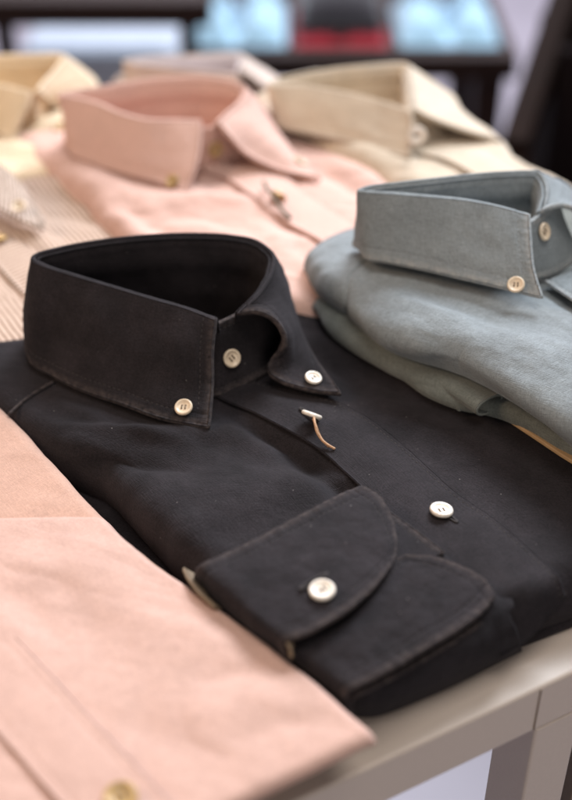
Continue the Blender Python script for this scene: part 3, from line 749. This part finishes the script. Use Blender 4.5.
button(ps, W(121, 799, .0372), (0, -.1, 1), .0058, M_horn, .5)

# =================================================================== MIDDLE PINK SHIRT
pm = empty('folded_shirt', (0, .62, 0), 'salmon pink button-down shirt behind the charcoal shirt, with a dark tag string on its placket', 'shirt', 'folded shirts laid out on the table')
zz = .036
cm = creases([((75, 170), (150, 215), .012, .004), ((100, 190), (180, 240), .009, -.0035), ((150, 200), (260, 205), .010, .003), ((170, 215), (250, 230), .008, -.0025), ((280, 240), (360, 260), .012, .0025), ((260, 230), (330, 300), .008, .0030), ((290, 260), (340, 320), .008, -.003), ((330, 160), (400, 200), .01, .0025), ((300, 160), (370, 200), .007, -.002), ((180, 210), (330, 300), .01, .002)], zz)
body('front_panel', [(-5, 128), (20, 152), (75, 190), (130, 243), (158, 270)], [(240, 92), (280, 118), (340, 146), (410, 188), (500, 275), (600, 395)], zz, .036, .004, .014, M_pinkmid, pm, 180, 220, wr=cm, fine=2.2, th=.0014)
body('folded_sleeve', [(30, 150), (72, 195), (126, 250), (150, 272)], [(240, 96), (280, 122), (340, 150), (410, 192), (500, 265), (600, 370)], .016, .016, .001, .008, M_pinkmid, pm, 80, 120, th=.0014)
pc = [
 K(.068, .0395, (200, 122), (200, 140), (196, 165), (187, 191)),
 K(.0685, .0395, (180, 121), (178, 140), (171, 163), (162, 183)),
 K(.069, .040, (150, 120.5), (147, 138), (143, 158), (138, 177)),
 K(.070, .040, (122, 114), (118, 132), (114, 150), (110, 169)),
 K(.0715, .040, (95, 103), (92, 122), (89, 141), (86, 160)),
 K(.072, .040, (72, 97.5), (74, 116), (74, 134), (73, 154)),
 K(.072, .041, (59, 96), (64, 112), (66, 128), (67, 146)),
 [(72, 92.5, .0725)], [(100, 88, .073)], [(135, 82, .073)], [(170, 78.5, .073)], [(205, 78, .0725)], [(232, 82, .072)],
 K(.071, .039, (245, 88), (252, 96), (260, 106), (268, 116)),
 K(.0705, .039, (246, 95), (256, 105), (267, 116), (278, 130)),
 K(.070, .039, (240, 103), (254, 115), (270, 130), (290, 150)),
 K(.069, .039, (229, 113), (246, 126), (268, 142), (302, 167)),
 [(218, 123, .0685), (229, 136, .062), (244, 152, .052), (272, 167, .043), (319, 179, .0395)],
]
pbf = [
 K(.063, .037, (194, 130), (197, 148), (200, 170)),
 K(.064, .037, (205, 129), (208, 148), (212, 168)),
 K(.064, .037, (217, 126), (222, 145), (228, 164)),
 K(.065, .037, (230, 116), (238, 136), (246, 158)),
 K(.065, .037, (240, 106), (250, 128), (260, 150)),
]
M3, N3 = collar(pm, pc, (155, 105), .037, M_pinkmid, None, band_front=pbf, ns=220, nt=40)
p, n = hitgrid(M3, N3, 216, 144); button(pm, p+n*.0016, n, .0052, M_horn, .5)
leafbutton(pm, 175, 178, .0045, M_horn)
leafbutton(pm, 297, 169, .0045, M_btnwarm)
LPp = resample(WW([(u, v, .0385) for u, v in [(200, 170), (225, 178), (255, 200), (290, 225), (330, 252), (360, 270)]]), 30)
G = loft([np.array([q, q+np.array([*(NX*.017), .0006]), q+np.array([*(NX*.033), -.001])]) for q in LPp], 160, 40)
cloth('placket', G, M_pinkmid, pm, th=.0020, seam='cd', sd=.003, flip=fl_up(G), disp=lambda G, sm, tm, D: cm(G)*.8)
button(pm, W(278, 197, .0420), (.4, .5, .6), .0050, M_gold, .1)
tube('tag_string', [W(264, 182, .045), W(268, 190, .047), W(274, 197, .046), W(280, 207, .043), W(290, 218, .041)], .0011, M_darkstring, pm)

# =================================================================== STRIPED SHIRT (left)
st = empty('folded_shirt', (-.2, .58, 0), 'beige shirt with fine brown stripes at the left edge behind the charcoal collar', 'shirt', 'folded shirts laid out on the table')
cs = creases([((20, 190), (140, 200), .012, .003), ((40, 220), (130, 232), .008, -.002), ((0, 250), (60, 300), .008, -.002), ((20, 240), (60, 262), .009, .003), ((60, 170), (100, 230), .01, .002)], .02)
body('front_panel', [(-330, 150), (-300, 260), (-260, 400), (-250, 480)], [(66, 150), (105, 196), (165, 258), (225, 330), (290, 400)], .022, .0245, .002, .008, M_stripe, st, 150, 200, wr=cs, fine=1.6, th=.0014)
G = loft([[(-120, 150, .060), (-110, 195, .036)], [(-40, 146, .055), (-50, 198, .037)], [(0, 166, .047), (-6, 206, .037)], [(24, 189, .041), (20, 220, .036)], [(44, 221, .036), (42, 229, .0335)]], 90, 40)
M_stripe2 = fabric('striped_collar_cotton', (.66, .55, .47), var=.05, weave=1500, stripes=(.0042, (.22, .14, .10), 0, .27))
cloth('collar_leaf', G, M_stripe2, st, th=.0024, flip=fl_up(G), disp=lambda G, sm, tm, D: .0006*fbm(sm*50, tm*50, 5))
button(st, W(19, 207, .0425), (-.1, -.4, .9), .0045, M_btnwarm, .1)
button(st, W(-2, 239, .0290), (.1, .2, .9), .0052, M_gold, .1)
LPp = resample(WW([(u, v, .0262) for u, v in [(-60, 215), (-20, 248), (20, 290), (70, 345), (130, 410)]]), 24)
G = loft([np.array([q, q+np.array([*(NX*.017), .0006]), q+np.array([*(NX*.033), -.001])]) for q in LPp], 120, 30)
cloth('placket', G, M_stripe, st, th=.0018, seam='cd', sd=.003, flip=fl_up(G))

# =================================================================== CREAM SHIRT (far left)
cs_ = empty('folded_shirt', (-.2, .8, 0), 'cream yellow shirt at the upper left corner with an open collar', 'shirt', 'folded shirts laid out on the table')
cc = creases([((20, 120), (80, 135), .012, .004), ((40, 100), (90, 125), .008, -.003), ((0, 145), (60, 160), .01, .003)], .03)
body('front_panel', [(-300, 95), (-310, 150), (-320, 215)], [(92, 86), (88, 115), (98, 150), (112, 176)], .028, .030, .001, .010, M_cream, cs_, 120, 130, wr=cc, fine=2.5, th=.0014)
ccols = [
 K(.058, .034, (30, 93), (27, 107), (20, 122), (12, 140)),
 K(.059, .034, (5, 87), (2, 102), (-2, 116), (-8, 130)),
 K(.060, .034, (-35, 82), (-38, 98), (-40, 112), (-42, 124)),
 K(.061, .034, (-80, 76), (-84, 92), (-86, 104), (-88, 114)),
 K(.061, .034, (-95, 70), (-100, 84), (-103, 94), (-104, 104)),
 [(-80, 64, .061)], [(-40, 59, .062)], [(0, 56, .062)], [(35, 55, .061)],
 K(.060, .033, (60, 55), (68, 60), (78, 67), (88, 75)),
 K(.060, .033, (65, 58), (76, 66), (86, 75), (97, 86)),
 K(.059, .033, (60, 66), (68, 74), (78, 84), (88, 95)),
 K(.0585, .033, (48, 79), (56, 87), (66, 95), (74, 104)),
 K(.058, .033, (38, 91), (44, 96), (52, 102), (60, 108)),
]
collar(cs_, ccols, (-20, 75), .030, M_cream, None, ns=160, nt=30)
LPp = resample(WW([(u, v, .0325) for u, v in [(28, 112), (48, 120), (80, 140), (110, 165)]]), 16)
G = loft([np.array([q, q+np.array([*(NX*.017), .0006]), q+np.array([*(NX*.033), -.001])]) for q in LPp], 70, 30)
cloth('placket', G, M_cream, cs_, th=.0018, flip=fl_up(G))
button(cs_, W(60, 128, .036), (.1, -.2, .9), .0052, M_horn, .1)

# =================================================================== KHAKI SHIRT
kh = empty('folded_shirt', (.12, .72, 0), 'khaki beige button-down shirt at the upper right with a white collar button', 'shirt', 'folded shirts laid out on the table')
ck = creases([((310, 140), (400, 165), .01, .003), ((430, 150), (500, 175), .008, -.003), ((450, 120), (520, 150), .01, .003), ((350, 160), (420, 185), .008, .0025)], .04)
body('front_panel', [(235, 88), (262, 120), (330, 150), (420, 195), (520, 260)], [(405, 62), (445, 92), (490, 122), (530, 155), (575, 178), (680, 225)], .040, .042, .002, .014, M_khaki, kh, 150, 150, wr=ck, fine=2.5, th=.0014)
body('folded_sleeve', [(240, 90), (268, 124), (335, 155), (424, 200), (520, 262)], [(400, 66), (440, 96), (486, 127), (527, 160), (575, 184), (680, 232)], .02, .022, .001, .008, M_khaki, kh, 60, 80, th=.0014)
kc = [
 K(.066, .0455, (411, 112), (412, 126), (411, 140), (410, 157)),
 K(.0665, .045, (372, 100), (374, 116), (376, 132), (378, 150)),
 K(.0675, .045, (334, 91.5), (338, 108), (342, 124), (346, 141)),
 K(.068, .045, (296, 86), (300, 102), (304, 118), (308, 133)),
 K(.068, .045, (278, 86), (281, 100), (284, 115), (288, 129)),
 K(.068, .045, (270, 86), (273, 99), (276, 112), (279, 126)),
 [(284, 79, .0685)], [(304, 74.5, .069)], [(335, 69.5, .069)], [(365, 66.5, .069)], [(390, 64.5, .068)],
 K(.0675, .044, (406, 65), (418, 73), (430, 82), (443, 92)),
 K(.067, .044, (410, 76), (424, 86), (442, 98), (462, 112)),
 K(.0665, .044, (412, 92), (430, 102), (452, 113), (482, 128)),
 K(.066, .044, (414, 110), (432, 119), (456, 128), (500, 141)),
]
collar(kh, kc, (345, 92), .042, M_khaki, None, ns=180, nt=34)
kb = loft([K(.061, .042, (404, 120), (407, 134), (410, 150)), K(.061, .042, (414, 116), (420, 131), (428, 146)), K(.061, .042, (424, 108), (434, 124), (446, 140))], 60, 30)
cloth('neckband', kb, M_khaki, kh, th=.002, flip=normals(kb)[30, 15, 1] > 0)
button(kh, W(417, 136, .0585), (-.05, -.8, .6), .0058, M_btn, .1)
LPp = resample(WW([(u, v, .0445) for u, v in [(412, 152), (440, 158), (480, 178), (540, 210)]]), 16)
G = loft([np.array([q, q+np.array([*(NX*.017), .0006]), q+np.array([*(NX*.033), -.001])]) for q in LPp], 70, 30)
cloth('placket', G, M_khaki, kh, th=.0018, flip=fl_up(G))

# =================================================================== TAUPE SHIRT behind the pink one
tp = empty('folded_shirt', (-.06, .87, 0), 'taupe shirt with a pale collar, mostly hidden behind the salmon pink collar', 'shirt', 'folded shirts laid out on the table')
body('front_panel', [(100, 72), (150, 105), (220, 140)], [(262, 62), (300, 92), (360, 120)], .028, .030, .001, .01, M_taupe, tp, 80, 90, fine=2, th=.0014)
tcs = [
 K(.050, .031, (238, 76), (238, 84), (236, 94), (234, 104)),
 K(.050, .031, (210, 73), (208, 82), (205, 92), (202, 100)),
 K(.051, .031, (165, 68), (162, 78), (160, 88), (158, 96)),
 K(.051, .031, (130, 64), (130, 74), (130, 84), (130, 92)),
 K(.051, .031, (124, 62), (125, 71), (126, 80), (127, 88)),
 [(140, 59, .0515)], [(170, 57, .0515)], [(205, 55, .0515)], [(230, 54, .051)],
 K(.050, .031, (242, 55), (252, 62), (264, 70), (276, 78)),
 K(.050, .031, (243, 62), (256, 69), (270, 78), (286, 89)),
 K(.049, .031, (240, 70), (252, 78), (266, 88), (280, 98)),
]
M_pale = fabric('pale_lilac_cotton', (.60, .54, .55), var=.05, weave=900)
collar(tp, tcs, (185, 66), .030, M_taupe, None, ns=120, nt=24, lining=M_pale)

# =================================================================== SETTING
def plane(name, pts, mat, kind='structure'):
    o = link(name, [Vector(p) for p in pts], [tuple(range(len(pts)))], mat, smooth=False); return tag(o, kind=kind)
plane('floor', [(-6, -3, -.8), (6, -3, -.8), (6, 6, -.8), (-6, 6, -.8)], M_floor)
plane('wall', [(-6, 4.6, -.8), (6, 4.6, -.8), (6, 4.6, 2.2), (-6, 4.6, 2.2)], M_wall)

# background low table of dark wood with folded knits and shirts, about two metres away
def WD(u, v, y):                                    # point at distance y along the floor direction
    a = (u-286)/FPX; b = (400-v)/FPX
    d = np.array([a, math.cos(PITCH)+b*math.sin(PITCH), -math.sin(PITCH)+b*math.cos(PITCH)]); t = y/d[1]
    return np.array([d[0]*t, y, CAMH+d[2]*t])
Yb = 1.95
a0 = WD(178, 60, Yb); a1 = WD(502, 60, Yb); zt = float(a0[2])+.02
bt_ = empty('low_table', (float((a0[0]+a1[0])/2), Yb+.15, -.8), 'dark wood low table in the blurred background carrying folded shirts', 'table')
cx = float((a0[0]+a1[0])/2); wx = float(a1[0]-a0[0])
obox('table_top', (cx, Yb+.14, zt-.02), wx+.04, .36, .04, M_dwood, bt_, .003)
for sx in (-1, 1):
    for yy in (-.14, .14): obox('leg', (cx+sx*(wx/2-.02), Yb+.14+yy, (zt-.04-.8)/2), .05, .05, zt-.04+.8-.001, M_dwood, bt_, .003)
def folded(name, u0, u1, h, mat, label, cat, y=Yb+.1, dep=.2, mat2=None, lobes=True):
    p0 = WD(u0, 60, y); p1 = WD(u1, 60, y); x0, x1 = float(p0[0]), float(p1[0])
    root = empty(name, ((x0+x1)/2, y, zt), label, cat, 'folded clothes on the background table')
    n = 60; X, Y = np.meshgrid(np.linspace(0, 1, n), np.linspace(0, 1, 40), indexing='ij')
    ex = np.clip(np.abs(X-.5)*2, 0, 1); ey = np.clip(np.abs(Y-.5)*2, 0, 1)
    dome = (1-ex**2.2)**.5*(1-ey**2.5)**.5*(1-.85*np.exp(-((X-.5)/.11)**2))
    G = np.stack([x0+(x1-x0)*X, y-dep/2+dep*Y, zt+.002+h*dome*(.8+.12*fbm(X*3, Y*3, int(u0)))], axis=2)
    cloth('body', G, mat, root, th=.003, flip=fl_up(G))
    return root, x0, x1
def mini_collar(root, x0, x1, y, z, mat, h=.05):
    w = (x1-x0)
    for s in (-1, 1):
        cxm = (x0+x1)/2
        A = np.array([[cxm+s*.004, y-.03, z+h*.75], [cxm+s*w*.22, y+.0, z+h], [cxm+s*w*.34, y+.06, z+h]])
        B = np.array([[cxm+s*w*.16, y-.085, z+.004], [cxm+s*w*.36, y-.04, z+.002], [cxm+s*w*.44, y+.06, z]])
        G = loft([A, (A+B)/2+np.array([0, -.006, .01]), B], 20, 24)
        cloth('collar_leaf', G, mat, root, th=.003, flip=fl_up(G))
r, x0, x1 = folded('folded_shirt', 190, 286, .066, M_sky, 'pale blue folded shirt on the background table, left of the red and black one', 'shirt')
mini_collar(r, x0, x1, Yb+.15, zt+.045, M_sky, .045)
r, x0, x1 = folded('folded_shirt', 394, 488, .066, M_sky, 'pale blue folded shirt on the background table, right of the red and black one', 'shirt')
mini_collar(r, x0, x1, Yb+.15, zt+.045, M_sky, .045)
r, x0, x1 = folded('folded_knitwear', 294, 382, .024, M_red, 'crimson knit folded under a black one on the background table', 'sweater')
q = empty('folded_knitwear', (float((x0+x1)/2), Yb+.12, zt+.02), 'black knit folded on top of the crimson one on the background table', 'sweater', 'folded clothes on the background table')
n = 50; X, Y = np.meshgrid(np.linspace(0, 1, n), np.linspace(0, 1, 40), indexing='ij')
ex = np.abs(X-.5)*2; ey = np.abs(Y-.5)*2; dome = (1-ex**3)**.5*(1-ey**3)**.5
G = np.stack([x0+.006+(x1-x0-.012)*X, Yb+.02+.18*Y, zt+.026+.042*dome], axis=2); cloth('body', G, M_black, q, th=.003, flip=fl_up(G))
# white cloth covered stand and dark rails at the upper left
w0 = WD(20, 80, 1.80); w1 = WD(176, 80, 1.80)
ws = empty('cloth_stand', (float((w0[0]+w1[0])/2), 1.9, -.8), 'low stand covered by a white cloth, blurred at the upper left', 'stand')
ztw = float(WD(90, 62, 1.75)[2])
obox('white_cover', (float((w0[0]+w1[0])/2), 1.92, (ztw-.8)/2), float(w1[0]-w0[0]), .22, ztw+.8-.002, M_white, ws, .02)
ch = empty('wooden_bench', (-.30, 1.74, -.8), 'dark wooden bench standing in front of the white covered stand', 'bench')
e0 = WD(-60, 4, 1.74); e1 = WD(212, 12, 1.74)
obox('seat_rail', (float((e0[0]+e1[0])/2), 1.74, float(e0[2]+e1[2])/2), float(e1[0]-e0[0]), 0.06, .036, M_dwood, ch, .004)
zr = float(e0[2]+e1[2])/2-.0155
for u in (3, 188):
    e = WD(u, 20, 1.74); obox('leg', (float(e[0]), 1.74, (zr-.8)/2), .022, .04, zr+.8-.001, M_dwood, ch, .003)
# dark chair post and dark cabinet at the right
cp = empty('wooden_chair', (.3, 1.4, -.8), 'dark wooden chair with a slanting back post at the upper right', 'chair')
pa = WD(586, -60, 1.50); pb = WD(515, 150, 1.30); pcz = WD(500, 190, 1.25)
def beam(name, a, b_, w, d, mat, parent):
    a = Vector(a); b_ = Vector(b_); v = (b_-a); R = v.to_track_quat('Z', 'Y').to_matrix().to_4x4()
    c = (a+b_)/2
    import bmesh
    bm = bmesh.new(); bmesh.ops.create_cube(bm, size=1)
    for q in bm.verts: q.co = Vector((q.co.x*w, q.co.y*d, q.co.z*v.length))
    bmesh.ops.bevel(bm, geom=bm.edges[:], offset=.003, segments=2, affect='EDGES')
    bm.transform(Matrix.Translation(c) @ R)
    me = bpy.data.meshes.new(name); bm.to_mesh(me); bm.free(); me.materials.append(mat)
    o = bpy.data.objects.new(name, me); COL.objects.link(o); o.parent = parent; o.matrix_parent_inverse = Matrix.Translation(parent.location).inverted()
    return o
beam('back_post', pa, pb, .032, .04, M_dwood, cp)
beam('back_leg', pb+np.array([0, 0, -.0]), np.array([pb[0]-.01, pb[1]-.03, -.8]), .036, .044, M_dwood, cp)
s0 = WD(500, 118, 1.32)
obox('seat', (float(pb[0])+.20, float(pb[1])+.12, -.36), .42, .40, .035, M_dwood, cp, .006)
for dx, dy in ((.38, 0.), (.38, .28), (.03, .30)): obox('leg', (float(pb[0])+dx, float(pb[1])+dy-.02, -.5895), .034, .034, .42, M_dwood, cp, .003)
beam('back_post', pa+np.array([.38, 0, 0]), pb+np.array([.38, 0, 0]), .032, .04, M_dwood, cp)
cb_ = empty('dark_cabinet', (.85, 1.42, -.8), 'black cabinet in shadow at the upper right edge', 'cabinet')
k0 = WD(561, 52, 1.35)
M_cab = plain('black_lacquer', (.008, .005, .005), .9, spec=.08)
obox('carcass', (float(k0[0])+.45, 1.42, (float(k0[2])-.8)/2), .9, .14, float(k0[2])+.8, M_cab, cb_, .004)
M_tan = plain('tan_leather', (.10, .06, .038), .6, scale=20.)
bx = empty('tan_box', (float(k0[0])+.3, 1.42, float(k0[2])), 'tan box standing on the black cabinet at the upper right corner', 'box')
obox('box_body', (float(k0[0])+.34, 1.42, float(k0[2])+.09), .6, .12, .176, M_tan, bx, .004); obox('box_lid', (float(k0[0])+.34, 1.42, float(k0[2])+.192), .612, .132, .026, M_tan, bx, .004)

# =================================================================== LIGHT
w = bpy.data.worlds.new('World'); SC.world = w; w.use_nodes = True
bg = w.node_tree.nodes['Background']; bg.inputs[0].default_value = (.80, .84, 1.0, 1); bg.inputs[1].default_value = .13
def area(name, loc, target, sx, sy, power, col):
    l = bpy.data.lights.new(name, 'AREA'); l.shape = 'RECTANGLE'; l.size = sx; l.size_y = sy; l.energy = power; l.color = col
    o = bpy.data.objects.new(name, l); COL.objects.link(o); o.location = loc
    o.rotation_euler = (Vector(target)-Vector(loc)).to_track_quat('-Z', 'Y').to_euler(); return o
area('window_light', (.9, 2.0, 1.7), (0, .5, 0), 1.1, .8, 96, (.86, .92, 1.0))
area('shop_light', (-1.3, .3, 1.0), (-.05, .5, .02), .6, .6, 11, (1.0, .72, .50))
area('ceiling_light', (.2, .2, 1.9), (0, .5, 0), .9, .9, 16, (1.0, .93, .86))

area('background_fill_light', (0, 3.6, 1.9), (0, 3.0, -.8), 2.4, 1.2, 125, (.93, .92, 1.0))  # added fill lamp, brightens the dim background floor and wall
area('front_fill_light', (.5, -1.1, .55), (.10, .25, -.05), .9, .6, 7, (1.0, .90, .80))
# =================================================================== CAMERA
cam = bpy.data.cameras.new('Camera'); co = bpy.data.objects.new('Camera', cam); COL.objects.link(co)
co.location = (0, 0, CAMH); co.rotation_euler = (math.pi/2-PITCH, 0, 0)
cam.sensor_fit = 'VERTICAL'; cam.sensor_height = 36; cam.lens = FPX/800*36; cam.clip_start = .02; cam.clip_end = 50
cam.dof.use_dof = True; cam.dof.focus_distance = .535; cam.dof.aperture_fstop = 3.8; cam.dof.aperture_blades = 0
SC.camera = co
SC.render.resolution_x = 732; SC.render.resolution_y = 1024
SC.view_settings.view_transform = 'Standard'; SC.view_settings.look = 'None'; SC.view_settings.exposure = 0; SC.view_settings.gamma = 1
